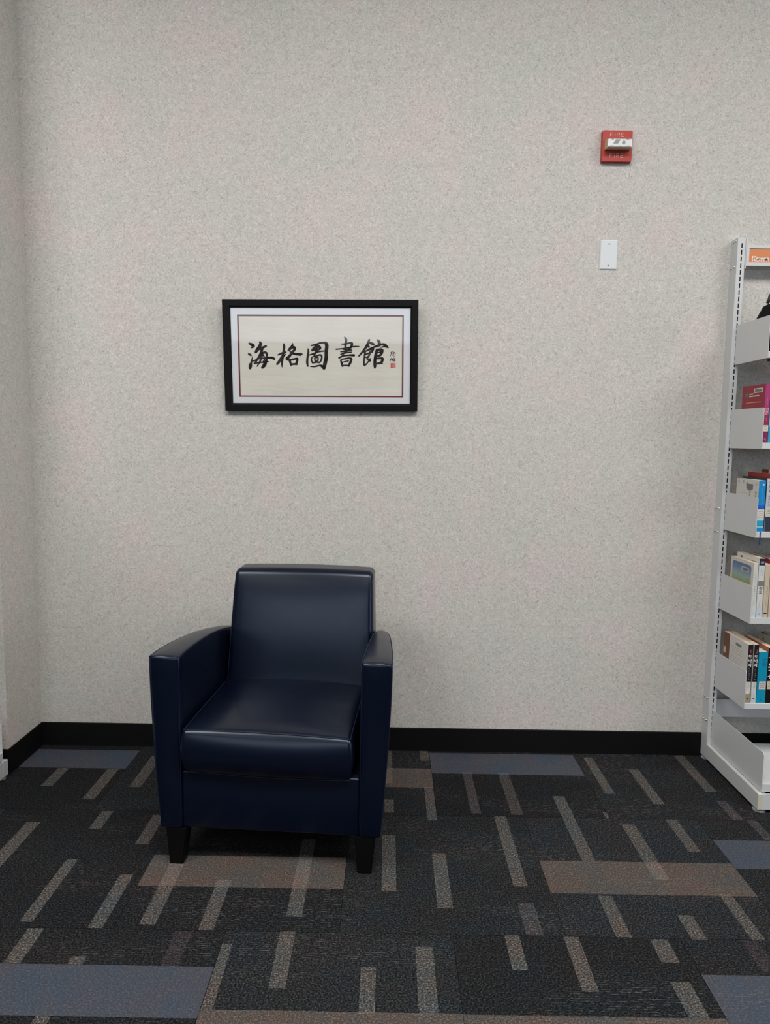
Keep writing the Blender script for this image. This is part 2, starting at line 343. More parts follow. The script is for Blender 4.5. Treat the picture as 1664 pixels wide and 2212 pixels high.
LENSTAN = new_mat('strobe_housing', (0.55, 0.44, 0.27), 0.4, 0.4)
LENSWHITE = new_mat('strobe_reflector', (0.86, 0.87, 0.88), 0.22, 0.6, 0.35)
DARKGREY = new_mat('dark_grey', (0.035, 0.035, 0.037), 0.45, 0.4)
PLASTIC = new_mat('white_plastic', (0.70, 0.73, 0.75), 0.4, 0.45)
BLACKP = new_mat('black_plastic', (0.003, 0.003, 0.003), 0.5, 0.12)
ORANGE = new_mat('orange_sign_card', (0.66, 0.24, 0.10), 0.55, 0.3)
WHITEINK = new_mat('white_ink', (0.82, 0.80, 0.77), 0.7, 0.2)
FARWALL = new_mat('far_wall_paint', (0.22, 0.21, 0.20), 0.8, 0.2)
CEILW = new_mat('ceiling_white', (0.75, 0.75, 0.73), 0.9, 0.1)
_cm = {}
def paint(c, rough=0.55):
    k = (tuple(round(x, 3) for x in c), rough)
    if k not in _cm: _cm[k] = new_mat('print_%d' % len(_cm), c, rough, 0.35)
    return _cm[k]

# ------------------------------------------------------------------ room shell
XC = -1.458
bm = bmesh.new(); box(bm, XC, 6.0, 0, 0.12, -0.01, CEIL); struct(obj('wall_back', bm, WALL))
bm = bmesh.new(); box(bm, -4.6, XC, -0.272, 0.12, -0.01, CEIL); struct(obj('wall_left', bm, WALL))
bm = bmesh.new(); box(bm, -4.6, 6.0, -9.0, 0.12, CEIL, CEIL+0.1); struct(obj('ceiling', bm, CEILW))
bm = bmesh.new(); box(bm, -4.6, 6.0, -9.1, -9.0, -0.01, CEIL); struct(obj('wall_front', bm, FARWALL))
bm = bmesh.new(); box(bm, 6.0, 6.1, -9.1, 0.12, -0.01, CEIL); struct(obj('wall_right', bm, FARWALL))
def baseboard(name, segs):
    bm = bmesh.new()
    for a, b_ in segs:
        a = Vector(a); b_ = Vector(b_); d = (b_-a).normalized(); n = Vector((d.y, -d.x))   # n points into the room
        prof = [(0, 0), (0.0045, 0), (0.0040, 0.010), (0.0035, 0.0985), (0.0015, 0.1013), (0, 0.1013)]
        A = [bm.verts.new((a.x+n.x*o_, a.y+n.y*o_, z)) for o_, z in prof]
        B = [bm.verts.new((b_.x+n.x*o_, b_.y+n.y*o_, z)) for o_, z in prof]
        for i in range(len(prof)): bm.faces.new((A[i], A[(i+1) % 6], B[(i+1) % 6], B[i]))
        bm.faces.new(A); bm.faces.new(B[::-1])
    return struct(obj(name, bm, SKIRT))
baseboard('baseboard_back', [((XC, 0), (6.0, 0))])
baseboard('baseboard_left', [((XC, -0.272), (XC, 0)), ((-4.6, -0.272), (XC+0.0035, -0.272))])

# ------------------------------------------------------------------ floor of carpet tiles
T = 0.6096
bm = bmesh.new(); box(bm, -4.6, 6.0, -9.0, 0.12, -0.05, -0.0062); floor = struct(obj('floor', bm, SKIRT))
YE = [0.0, -0.5316, -1.1412, -1.7508, -2.3604, -2.97]
XOFF = [0.194, -0.111, 0.194, -0.111, 0.194]
BASE = (0.140, 0.146, 0.154); STR = (0.30, 0.296, 0.285); STR2 = (0.25, 0.24, 0.245); STR3 = (0.20, 0.185, 0.195)
BLUE = (0.27, 0.285, 0.32); BROWN = (0.32, 0.295, 0.28)
BANDS = [(-1.635, -1.025, -0.2107, -0.0445, BLUE), (0.194-T, 0.194, -0.3265, -0.168, BROWN), (0.194, 0.194+T, -0.2065, -0.0195, BLUE),
         (-0.111-T, -0.111, -0.953, -0.7955, BROWN), (-0.111+T, -0.111+2*T, -0.956, -0.792, BROWN), (-0.111+2*T, -0.111+3*T, -0.819, -0.658, BLUE),
         (0.194-2*T, 0.194-T, -1.434, -1.2735, BLUE), (0.194-T, 0.194, -1.5680, -1.4075, BROWN), (0.194, 0.194+T, -1.568, -1.4095, BROWN),
         (0.194+T, 0.194+2*T, -1.434, -1.272, BLUE)]
def carpet_tile(x0, x1, y0, y1, tone):
    g = 0.0005
    x0 += g; x1 -= g; y0 += g; y1 -= g
    st = [s for s in STRIPES if s[1] > x0 and s[0] < x1 and s[3] > y0 and s[2] < y1]
    bd = [q for q in BANDS if q[1] > x0+0.01 and q[0] < x1-0.01 and q[3] > y0 and q[2] < y1]
    cut = lambda vals, lo, hi: sorted({lo, hi, *[v for v in vals if lo+1e-4 < v < hi-1e-4]})
    xs = cut([v for s in st for v in s[:2]], x0, x1)
    ys = cut([v for s in st for v in s[2:4]] + [v for q in bd for v in q[2:4]], y0, y1)
    bm = bmesh.new(); lay = bm.loops.layers.color.new('yarn')
    grid = [[bm.verts.new((x, y, 0)) for y in ys] for x in xs]
    for i in range(len(xs)-1):
        for j in range(len(ys)-1):
            cx = (xs[i]+xs[i+1])/2; cy = (ys[j]+ys[j+1])/2
            c = tuple(v*tone for v in BASE)
            band = next((q for q in bd if q[2] < cy < q[3]), None)
            stp = next((s for s in st if s[0] < cx < s[1] and s[2] < cy < s[3]), None)
            if band:
                c = band[4]
                if stp: c = tuple(v*1.22 for v in c)
            elif stp:
                c = (STR, STR2, STR3)[stp[4]-1]
            f = bm.faces.new((grid[i][j], grid[i+1][j], grid[i+1][j+1], grid[i][j+1]))
            fk = (0.28 if band[4] is BLUE else 0.5) if band else (0.85 if stp else 1.0)   # how strongly the yarn is flecked
            for l in f.loops: l[lay] = (*c, fk)
    # thickness: the edge drops to the slab
    edge = [e for e in bm.edges if len(e.link_faces) == 1]
    r = bmesh.ops.extrude_edge_only(bm, edges=edge)
    for v in [q for q in r['geom'] if isinstance(q, bmesh.types.BMVert)]: v.co.z = -0.006
    for f in bm.faces:
        if abs(f.normal.z) < 0.5 or any(v.co.z < -0.001 for v in f.verts):
            for l in f.loops: l[lay] = (0.02, 0.02, 0.02, 1)
    return obj('carpet_tile', bm, CARPET, floor)
TONES = {(0, 0): 1.0, (0, 1): 0.86}
for j in range(5):
    k0 = math.floor((-3.0 - XOFF[j])/T)
    for k in range(k0, k0+11):
        x0 = XOFF[j]+k*T; x1 = x0+T
        if j == 0 and x1 > XC > x0: x0 = XC
        if j == 0 and x1 <= XC+0.001:
            carpet_tile(x0, x1, YE[j+1], -0.272, random.uniform(0.85, 1.1)); continue
        carpet_tile(x0, x1, YE[j+1], YE[j], random.uniform(0.85, 1.15))

# ------------------------------------------------------------------ armchair
chair = thing('armchair', 'dark navy leather armchair with black tapered legs standing against the wall', 'armchair', (-0.34365, -0.8374, 0))
chair.rotation_euler = (0, 0, math.radians(-3.6))
def lerp(tab, v):
    if v <= tab[0][0]: return tab[0][1]
    for (a, x), (b_, y) in zip(tab, tab[1:]):
        if v <= b_:
            t = (v-a)/(b_-a); return x+(y-x)*t
    return tab[-1][1]
PLAN = [(-0.02, 0.371), (0.11, 0.364), (0.25, 0.352), (0.36, 0.341), (0.45, 0.329), (0.52, 0.318), (0.70, 0.295)]
ARMTOP = [(-0.02, 0.6575), (0.03, 0.660), (0.12, 0.6575), (0.20, 0.6525), (0.29, 0.645), (0.40, 0.631), (0.50, 0.613), (0.60, 0.588), (0.70, 0.558)]
def arm_map(sg):
    def f(u, d, t):           # u -1 inner .. 1 outer, d depth, t 0 bottom .. 1 top
        xo = lerp(PLAN, d) - 0.031*(1-t)**1.6
        zb = 0.112; zt = lerp(ARMTOP, d)
        x = 0.275 + (u+1)/2*(xo-0.275)
        pu = max(0, 1-u*u)
        z = zb + t*(zt-zb) + 0.005*pu*(max(0, t-0.9)*10)
        y = d - (0.006*pu*min(1, t*3)*max(0, 1-(d+0.02)/0.05) if d < 0.03 else 0)
        return Vector((sg*x, y, z))
    return f
for sg, lab in ((-1, None), (1, None)):
    f = arm_map(sg)
    bm = bmesh.new()
    rbox(bm, 0.048, 0.36, 0.274, 0.010, (4, 22, 12), lambda p: f(p.x/0.048, p.y+0.34, (p.z+0.274)/0.548))
    arm = obj('armrest', bm, LEATHER, chair, True)
    bm = bmesh.new(); e = 0.95
    ds = [-0.0165+0.7165*i/26 for i in range(25)]
    for u in (-e, e): tube(bm, [f(u, d, 0.9965) for d in ds], 0.0016)
    tube(bm, [f(-e+2*e*i/8, -0.0165, 0.9965) for i in range(9)], 0.0016)
    for u in (-e, e): tube(bm, [f(u, -0.0168, 0.02+0.975*i/14) for i in range(15)], 0.0014)
    obj('piping', bm, PIPING, arm, True)
# backrest
def back_map(p):
    u = p.x/0.262; v = p.y/0.07; t = (p.z+0.235)/0.47
    z = 0.365 + t*0.468
    fr = 0.432 + (z-0.44)*0.20
    thick = 0.15 - 0.03*t
    y = fr + (v+1)/2*thick
    if v < 0.6:
        y -= 0.013*max(0, 1-u**2)**0.8*max(0, 1-(2*t-1.12)**2*0.9)*min(1, (0.6-v)/1.2)
    x = u*(0.258 + 0.016*(1-t)) + 0.006
    if v < 0.5 and t > 0.60:          # the top of the front face rolls back
        y += 1.5*(t-0.60)**5.2*min(1, (0.5-v)/1.2)
    z += 0.006*max(0, 1-u*u)*max(0, t-0.85)/0.15
    return Vector((x, y, z))
bm = bmesh.new(); rbox(bm, 0.262, 0.07, 0.235, 0.020, (18, 5, 26), back_map, 4)
back = obj('backrest', bm, LEATHER, chair, True)
for u in (-1, 1):
    bm = bmesh.new(); tube(bm, [back_map(Vector((u*0.2580, -0.0640, -0.18+0.395*i/16))) for i in range(17)], 0.0015)
    obj('piping', bm, PIPING, back, True)
# seat cushion
def seat_map(p):
    u = p.x/0.262; v = p.y/0.25; t = (p.z+0.065)/0.13
    x = -0.008 + u*(0.258 + 0.009*(1-(2*t-1)**2) - 0.004*(1-t))
    y = 0.22 + v*0.25
    z = 0.298 + t*0.134
    pu = max(0, 1-u*u); pv = max(0, 1-v*v)
    if t > 0.5: z += (t-0.5)*2*(0.020*pu**0.7*pv**0.6 + 0.004*pu)
    z -= 0.006*pu*(1-t) + 0.004*u*(1 if v < 0 else 0.6)
    if v < -0.7: y -= 0.020*(1-(2*t-1)**2)*min(1, (-0.7-v)/0.25)*(0.55+0.45*pu)
    return Vector((x, y, z))
bm = bmesh.new(); rbox(bm, 0.262, 0.25, 0.065, 0.014, (20, 16, 8), seat_map, 3)
seat = obj('seat_cushion', bm, LEATHER, chair, True)
for zz, rr in ((0.0622, 0.0019), (-0.0622, 0.0016)):
    bm = bmesh.new()
    loop = [(-0.2585, 0.2 - 0.4465*i/12, zz) for i in range(13)] + [(-0.2585+0.517*i/20, -0.2465, zz) for i in range(1, 20)] + [(0.2585, -0.2465+0.4465*i/12, zz) for i in range(13)]
    tube(bm, [seat_map(Vector(p)) for p in loop], rr)
    obj('piping', bm, PIPING, seat, True)
# rail, body, legs
bm = bmesh.new(); bevelbox(bm, -0.276, 0.276, -0.012, 0.03, 0.114, 0.297, 0.006, 3); obj('front_rail', bm, LEATHER, chair, True)
bm = bmesh.new(); bevelbox(bm, -0.275, 0.275, 0.035, 0.60, 0.135, 0.285, 0.004, 2); obj('seat_deck', bm, LEATHER, chair)
bm = bmesh.new(); bevelbox(bm, -0.27, 0.27, 0.605, 0.70, 0.114, 0.56, 0.01, 3); obj('back_panel', bm, LEATHER, chair, True)
for lx, ly in ((-0.293, 0.0), (0.293, 0.0), (-0.255, 0.63), (0.255, 0.63)):
    bm = bmesh.new()
    vs = [[bm.verts.new((lx+sx*h, ly+0.012*(z > 0.05)+sy*h, z)) for sx, sy in ((-1, -1), (1, -1), (1, 1), (-1, 1))] for z, h in ((0.0, 0.0215), (0.114, 0.032))]
    bm.faces.new(vs[0][::-1]); bm.faces.new(vs[1])
    for i in range(4): bm.faces.new((vs[0][i], vs[0][(i+1) % 4], vs[1][(i+1) % 4], vs[1][i]))
    bmesh.ops.bevel(bm, geom=[e for e in bm.edges if abs(e.verts[0].co.z-e.verts[1].co.z) > 0.05], offset=0.003, segments=2, affect='EDGES')
    obj('leg', bm, LEGWOOD, chair)

# ------------------------------------------------------------------ framed calligraphy
pic = thing('framed_calligraphy', 'black framed Chinese brush calligraphy on cream paper hanging on the wall', 'picture', (-0.27133, -0.02197, 1.42948))
pic.rotation_euler = (math.radians(3.64), -0.0105, 0)
PW, PH = 0.776, 0.4353
hw = PW/2
# frame: four mitred bars in one moulding
bm = bmesh.new()
prof = [(0.0, 0.016), (0.0, 0.001), (0.002, 0.0), (0.024, 0.0), (0.027, 0.002), (0.031, 0.006), (0.031, 0.016)]   # inset, depth
rings = []
for ins, dep in prof:
    rings.append([bm.verts.new((x, dep, z)) for x, z in ((-hw+ins, ins), (hw-ins, ins), (hw-ins, PH-ins), (-hw+ins, PH-ins))])
for a in range(len(rings)):
    A, B = rings[a], rings[(a+1) % len(rings)]
    for i in range(4): bm.faces.new((A[i], A[(i+1) % 4], B[(i+1) % 4], B[i]))
obj('frame', bm, BLACKFRAME, pic)
def ringplate(bm, o, i, y, t):
    (ox0, ox1, oz0, oz1), (ix0, ix1, iz0, iz1) = o, i
    box(bm, ox0, ix0, y, y+t, oz0, oz1); box(bm, ix1, ox1, y, y+t, oz0, oz1)
    box(bm, ix0, ix1, y, y+t, iz1, oz1); box(bm, ix0, ix1, y, y+t, oz0, iz0)
ih = (-hw+0.029, hw-0.029, 0.029, PH-0.029)
m1 = (-0.3315, 0.3305, 0.0555, 0.3780); m2 = (-0.3260, 0.3250, 0.0610, 0.3725)
bm = bmesh.new(); ringplate(bm, ih, m1, 0.0085, 0.0016); obj('mat_board', bm, MATBOARD, pic)['label'] = 'white outer mat board'
bm = bmesh.new(); ringplate(bm, (m1[0]-0.004, m1[1]+0.004, m1[2]-0.004, m1[3]+0.004), m2, 0.0102, 0.0014); obj('inner_mat', bm, REDMAT, pic)['label'] = 'thin maroon inner mat'
bm = bmesh.new(); box(bm, m2[0]-0.004, m2[1]+0.004, 0.0117, 0.0122, m2[2]-0.004, m2[3]+0.004); pap = obj('paper', bm, PAPER, pic)
bm = bmesh.new(); brush(bm, [[(a, c, w_*1.13) for a, c, w_ in s] for s in CAL], 1e-4, 0.0115, 5); obj('brush_lettering', bm, INK, pap)['label'] = 'five large black brushed characters'
bm = bmesh.new(); brush(bm, SIGN, 1e-4, 0.0115, 2, cap=3); obj('signature', bm, INK, pap)['label'] = 'small brushed signature at the right'
bm = bmesh.new()
box(bm, 0.2794, 0.2985, 0.0113, 0.0116, 0.1724, 0.1917, 0)
sx0, sz0, ss = 0.2794, 0.1724, 0.0193
for st in ([(.12,.85),(.3,.85)], [(.2,.95),(.2,.7)], [(.45,.9),(.85,.88)], [(.5,.75),(.8,.75)], [(.15,.55),(.4,.6)], [(.28,.65),(.2,.2)], [(.3,.35),(.42,.15)], [(.55,.6),(.9,.55)], [(.6,.45),(.6,.15),(.88,.15)], [(.72,.5),(.75,.25)]):
    brush(bm, [[(sx0+a*ss, sz0+c*ss, 0.0013) for a, c in st]], 1, 0.01125, 2, mi=1, cap=3)
obj('seal', bm, [SEALRED, SEALPALE], pap)['label'] = 'red square seal print'
bm = bmesh.new(); box(bm, ih[0], ih[1], 0.0065, 0.0080, ih[2], ih[3]); obj('glass_pane', bm, GLASS, pic)
bm = bmesh.new(); box(bm, -hw+0.004, hw-0.004, 0.0124, 0.0165, 0.004, PH-0.004); obj('backing_board', bm, paint((0.25, 0.2, 0.14)), pic)

# ------------------------------------------------------------------ fire alarm
fa = thing('fire_alarm', 'red wall fire alarm with clear strobe lens, high on the wall', 'alarm', (0.8747, 0, 2.4682))
bm = bmesh.new(); bevelbox(bm, -0.059, 0.059, -0.010, 0.0, -0.0590, 0.0590, 0.002); obj('back_box', bm, ALARMRED, fa)
def rrect(w_, h_, r, n=5, cx=0, cz=0):
    P = []
    for (sx, sz, a0) in ((1, 1, 0), (-1, 1, 90), (-1, -1, 180), (1, -1, 270)):
        for k in range(n+1):
            a = math.radians(a0+90*k/n); P.append((cx+sx*(w_/2-r)+r*math.cos(a), cz+sz*(h_/2-r)+r*math.sin(a)))
    return P
bm = bmesh.new(); P = rrect(0.1155, 0.1145, 0.006)
prism(bm, P, 1, -0.020, -0.009); face = obj('face_plate', bm, ALARMRED, fa)
def letters(bm, word, x, z, h, wlet, gap, sw, y, mi=0):
    G = {'F': [[(0,0),(0,1)], [(0,1),(.85,1)], [(0,.52),(.7,.52)]], 'I': [[(0.1,0),(0.1,1)]],
         'R': [[(0,0),(0,1)], [(0,1),(.55,1),(.8,.9),(.8,.62),(.55,.5),(0,.5)], [(.45,.5),(.85,0)]],
         'E': [[(0,0),(0,1)], [(0,1),(.85,1)], [(0,.52),(.7,.52)], [(0,0),(.85,0)]],
         'K': [[(0,0),(0,1)], [(.72,1),(.05,.42)], [(.28,.6),(.78,0)]],
         'o': [[(.38+.36*math.cos(a*math.pi/8), .34+.34*math.sin(a*math.pi/8)) for a in range(17)]],
         'r': [[(0,0),(0,.68)], [(0,.4),(.1,.6),(.32,.66)]],
         'e': [[(.03,.34),(.74,.34)], [(.38+.36*math.cos(a*math.pi/8), .34+.34*math.sin(a*math.pi/8)) for a in range(0, 15)]],
         'a': [[(.38+.36*math.cos(a*math.pi/8), .34+.34*math.sin(a*math.pi/8)) for a in range(17)], [(.76,0),(.76,.68)]],
         'n': [[(0,0),(0,.68)], [(0,.4),(.12,.62),(.34,.67),(.56,.58),(.62,.4),(.62,0)]]}
    adv = {'I': .2, 'F': .85, 'R': .85, 'E': .85, 'K': .78, 'o': .76, 'r': .34, 'e': .76, 'a': .78, 'n': .64}
    for ch in word:
        for s in G[ch]: brush(bm, [[(x+a*wlet, z+c*h, sw) for a, c in s]], 1, y, 2, mi, 3)
        x += adv[ch]*wlet+gap
for i, z in enumerate((0.0345, -0.0435)):
    bm = bmesh.new(); letters(bm, 'FIRE', -0.0285+0.0006*i, z, 0.0135, 0.0115, 0.0068, 0.0015, -0.0203)
    obj('lettering', bm, ALARMTXT, face)['label'] = 'pale word FIRE ' + ('above' if i == 0 else 'below') + ' the strobe'
# strobe: tapered housing and clear reflector box
bm = bmesh.new()
def frustum(bm, a, b_, mi=0):
    A = [bm.verts.new(p) for p in a]; B = [bm.verts.new(p) for p in b_]
    fs = [bm.faces.new(A[::-1]), bm.faces.new(B)] + [bm.faces.new((A[i], A[(i+1) % 4], B[(i+1) % 4], B[i])) for i in range(4)]
    for f in fs: f.material_index = mi
R4 = lambda x0, x1, z0, z1, y: [(x0, y, z0), (x1, y, z0), (x1, y, z1), (x0, y, z1)]
frustum(bm, R4(-0.0495, 0.0485, -0.0160, 0.0215, -0.020), R4(-0.0475, 0.0455, -0.0195, 0.0125, -0.052))
strobe = obj('strobe_housing', bm, LENSTAN, fa)
bm = bmesh.new(); bevelbox(bm, -0.0465, 0.0445, -0.0605, -0.0521, -0.0185, 0.0115, 0.003); obj('strobe_lens', bm, LENSWHITE, strobe)
bm = bmesh.new()
for (a, b_, c, d) in ((-0.036, -0.026, 0.0075, 0.0105), (0.022, 0.033, 0.0075, 0.0105), (-0.038, -0.026, -0.0175, -0.0145), (0.022, 0.034, -0.0175, -0.0145), (-0.006, 0.004, -0.0175, -0.0150)):
    box(bm, a, b_, -0.0609, -0.0604, c, d)
cyl(bm, (0.012, -0.0612, -0.003), 1, 0.0065, 0.002, 16)
prism(bm, [(-0.028, -0.007), (-0.010, -0.007), (0.000, 0.008), (-0.018, 0.008)], 1, -0.0613, -0.0603)
obj('flash_tube', bm, paint((0.30, 0.31, 0.32), 0.3), strobe)['label'] = 'grey flash tube and clips behind the lens'

# ------------------------------------------------------------------ blank wall plate
wp = thing('wall_plate', 'white blank switch plate on the wall below the fire alarm', 'wall plate', (0.8647, 0, 2.0611))
bm = bmesh.new()
frustum(bm, R4(-0.0349, 0.0349, -0.0573, 0.0573, 0.0), R4(-0.0349, 0.0349, -0.0573, 0.0573, -0.0025))
frustum(bm, R4(-0.0349, 0.0349, -0.0573, 0.0573, -0.0025), R4(-0.0315, 0.0315, -0.0539, 0.0539, -0.0058))
obj('plate', bm, PLASTIC, wp)
for z in (0.0415, -0.0415):
    bm = bmesh.new(); cyl(bm, (0, -0.0062, z), 1, 0.0034, 0.0012, 14); box(bm, -0.0028, 0.0028, -0.00695, -0.0066, z-0.0005, z+0.0005, 1)
    obj('screw', bm, [paint((0.42, 0.44, 0.46), 0.35), DARKGREY], wp)

# ------------------------------------------------------------------ steel bookshelves
TB = 0.115; UW = 0.94; UH = 2.121; PITCHZ = 0.0254
def make_upright(root, x0, mirror):
    """square post with a slotted face; x0 is its left face"""
    w_, d_ = 0.0305, 0.0550
    bm = bmesh.new()
    zs0 = 0.1000; ns = 79; sh = 0.0178
    xa, xb = (0.0143, 0.0187) if not mirror else (w_-0.0187, w_-0.0143)
    xs = [0, xa, xb, w_]
    zs = [0.072]
    for i in range(ns): zs += [zs0+i*PITCHZ, zs0+i*PITCHZ+sh]
    zs += [UH]
    g = {}
    def V(i, k):
        if (i, k) not in g: g[(i, k)] = bm.verts.new((x0+xs[i], -d_, zs[k]))
        return g[(i, k)]
    for k in range(len(zs)-1):
        for i in range(3):
            if i == 1 and k % 2 == 1: continue
            bm.faces.new((V(i, k), V(i+1, k), V(i+1, k+1), V(i, k+1)))
    b0 = [bm.verts.new(p) for p in ((x0, 0, 0.072), (x0+w_, 0, 0.072), (x0+w_, 0, UH), (x0, 0, UH))]
    n = len(zs)-1
    L = [V(0, k) for k in range(n+1)]; R = [V(3, k) for k in range(n+1)]
    bm.faces.new([b0[0], b0[3]] + L[::-1]); bm.faces.new([b0[2], b0[1]] + R)
    bm.faces.new(b0)
    bm.faces.new([b0[3], b0[2], V(3, n), V(2, n), V(1, n), V(0, n)])
    bm.faces.new([b0[1], b0[0], V(0, 0), V(1, 0), V(2, 0), V(3, 0)])
    up_ = obj('upright', bm, STEEL, root)
    bm = bmesh.new(); box(bm, x0+0.002, x0+w_-0.002, -d_+0.0035, -d_+0.0045, 0.075, UH-0.003); obj('slot_shade_sheet', bm, BLACKP, up_)['label'] = 'black sheet added behind the slots in place of shade inside the post'  # black sheet close behind the slots, painted shade for the hollow post
    xf = x0 if not mirror else x0+w_
    sg = -1 if not mirror else 1
    for z, ys in ((2.1105, (-0.020, -0.038)), (2.0115, (-0.010, -0.038)), (1.0605, (-0.012, -0.036)), (0.9660, (-0.012, -0.036)), (0.2650, (-0.012, -0.036)), (0.1705, (-0.013, -0.037))):
        for y in ys:
            bm = bmesh.new()
            cyl(bm, (xf+sg*0.0008, y, z), 0, 0.0052, 0.0016, 14)
            bmesh.ops.create_uvsphere(bm, u_segments=12, v_segments=6, radius=0.0042, matrix=Matrix.Translation((xf+sg*0.0014, y, z)) @ Matrix.Diagonal((0.75, 1, 1, 1)))
            obj('screw', bm, CHROME, up_, True)
    # long foot under the base shelf
    bm = bmesh.new()
    prism(bm, [(0.0, 0.0125), (-0.476, 0.0125), (-0.476, 0.0700), (-0.4745, 0.0715), (0.0, 0.0715)], 0, x0, x0+w_)
    ft = obj('base_foot', bm, STEEL, root)
    bm = bmesh.new(); xe = (x0+0.0005, x0+0.0155) if not mirror else (x0+w_-0.0155, x0+w_-0.0005)
    box(bm, xe[0], xe[1], -0.4766, -0.4758, 0.0135, 0.0705); obj('edge_strip', bm, AGED, ft)['label'] = 'yellowed strip on the front end of the base'
    return up_
def make_unit(label):
    root = thing('bookshelf', label, 'bookshelf')
    make_upright(root, 0.0, False); make_upright(root, UW-0.0305, True)
    xi0, xi1 = 0.0155, UW-0.0155
    def bracket(x, zt, zb, y0, y1, parent, name='end_bracket'):
        r = 0.009
        P = [(y0, zb), (y0, zt)] + [(y1+r-r*math.sin(a*math.pi/8), zt-0.0015-r+r*math.cos(a*math.pi/8)) for a in range(5)] + [(y1, zb+0.001), (y1+0.002, zb)]
        bm = bmesh.new(); prism(bm, P, 0, x, x+0.0018); return obj(name, bm, STEEL, parent)
    for zt_, lt in ((1.786, 1.6560), (1.4570, 1.3285), (1.1280, 1.0005), (0.7975, 0.6755), (0.4710, 0.3458)):
        zt = lt; zb = lt-0.0225
        P = [(-0.050, zt), (-0.3055, zt), (-0.3070, zt-0.0015), (-0.3070, zb), (-0.285, zb), (-0.285, zb+0.0012), (-0.3055, zb+0.0012), (-0.3055, zt-0.0020), (-0.050, zt-0.0020)]
        bm = bmesh.new(); prism(bm, P, 0, xi0+0.002, xi1-0.002); sh = obj('shelf', bm, STEEL, root)
        bracket(xi0, zt_, zb-0.001, -0.0555, -0.3060, sh); bracket(xi1-0.0018, zt_, zb-0.001, -0.0555, -0.3060, sh)
    # base shelf
    zt, zb = 0.1060, 0.0765
    P = [(-TB, zt), (-0.4655, zt), (-0.4670, zt-0.0015), (-0.4670, zb), (-0.44, zb), (-0.44, zb+0.0012), (-0.4655, zb+0.0012), (-0.4655, zt-0.0020), (-TB, zt-0.0020)]
    bm = bmesh.new(); prism(bm, P, 0, xi0+0.002, xi1-0.002); bs = obj('base_shelf', bm, STEEL, root)
    for x in (xi0, xi1-0.0018): bracket(x, 0.2215, 0.0745, -0.0555, -0.4665, bs)
    bm = bmesh.new(); box(bm, xi0+0.001, xi1-0.001, -0.4755, -0.4735, 0.0125, 0.0735); obj('kick_plate', bm, STEEL, root)
    # rear braces
    bm = bmesh.new(); bevelbox(bm, 0.0310, UW-0.0310, -0.022, -0.012, 0.178, 0.256, 0.002); obj('rear_brace', bm, STEEL, root)
    for x in (0.018, UW-0.018):
        for y in (-0.022, -0.452):
            bm = bmesh.new(); cyl(bm, (x, y, 0.0025), 2, 0.022, 0.005, 24); cyl(bm, (x, y, 0.0065), 2, 0.021, 0.003, 24, 0.010); cyl(bm, (x, y, 0.010), 2, 0.006, 0.010, 12)
            obj('levelling_foot', bm, FOOT, root, False)
    return root
def copy_tree(o, parent=None):
    c = o.copy(); COL.objects.link(c)
    if parent: c.parent = parent
    for ch in o.children: copy_tree(ch, c)
    return c
SX = 1.350
unit = make_unit('pale grey slotted steel bookshelf holding books at the right edge')
unit2 = copy_tree(unit)
for ft in [o for o in unit2.children if o.name.startswith('base_foot')]:
    for st in list(ft.children): bpy.data.objects.remove(st)          # only the right-hand unit has the yellowed strip
unit2['label'] = 'pale grey steel bookshelf of which only the low base corner shows at the left edge'
for o in (unit, unit2): o['group'] = 'pale grey steel bookshelves'
unit.location = (SX, -0.0005, 0)
unit2.location = (-1.9255, -0.294-UW, 0); unit2.rotation_euler = (0, 0, math.radians(90))
# sign on top of the right-hand unit only
bm = bmesh.new()
sx0, sx1 = 0.0340, UW-0.0340
ringplate(bm, (sx0, sx1, 2.0130, 2.0915), (0.0445, UW-0.0445, 2.0270, 2.0790), -0.060, 0.006)
box(bm, sx0+0.004, sx1-0.004, -0.054, -0.046, 2.0170, 2.0875)
sign = obj('sign_holder', bm, STEEL, unit)
for x in (0.0310, UW-0.0350):
    bm = bmesh.new(); box(bm, x, x+0.004, -0.0575, -0.0500, 2.003, 2.117); obj('hanger_strip', bm, STEEL, sign)
bm = bmesh.new(); box(bm, 0.0450, UW-0.0450, -0.0565, -0.0542, 2.0275, 2.0785); ins = obj('sign_card', bm, ORANGE, sign); ins['label'] = 'orange sign card'
bm = bmesh.new(); letters(bm, 'Korean', 0.0605, 2.0315, 0.0185, 0.0132, 0.0018, 0.0032, -0.0567); obj('sign_lettering', bm, WHITEINK, ins)['label'] = 'white word Korean'

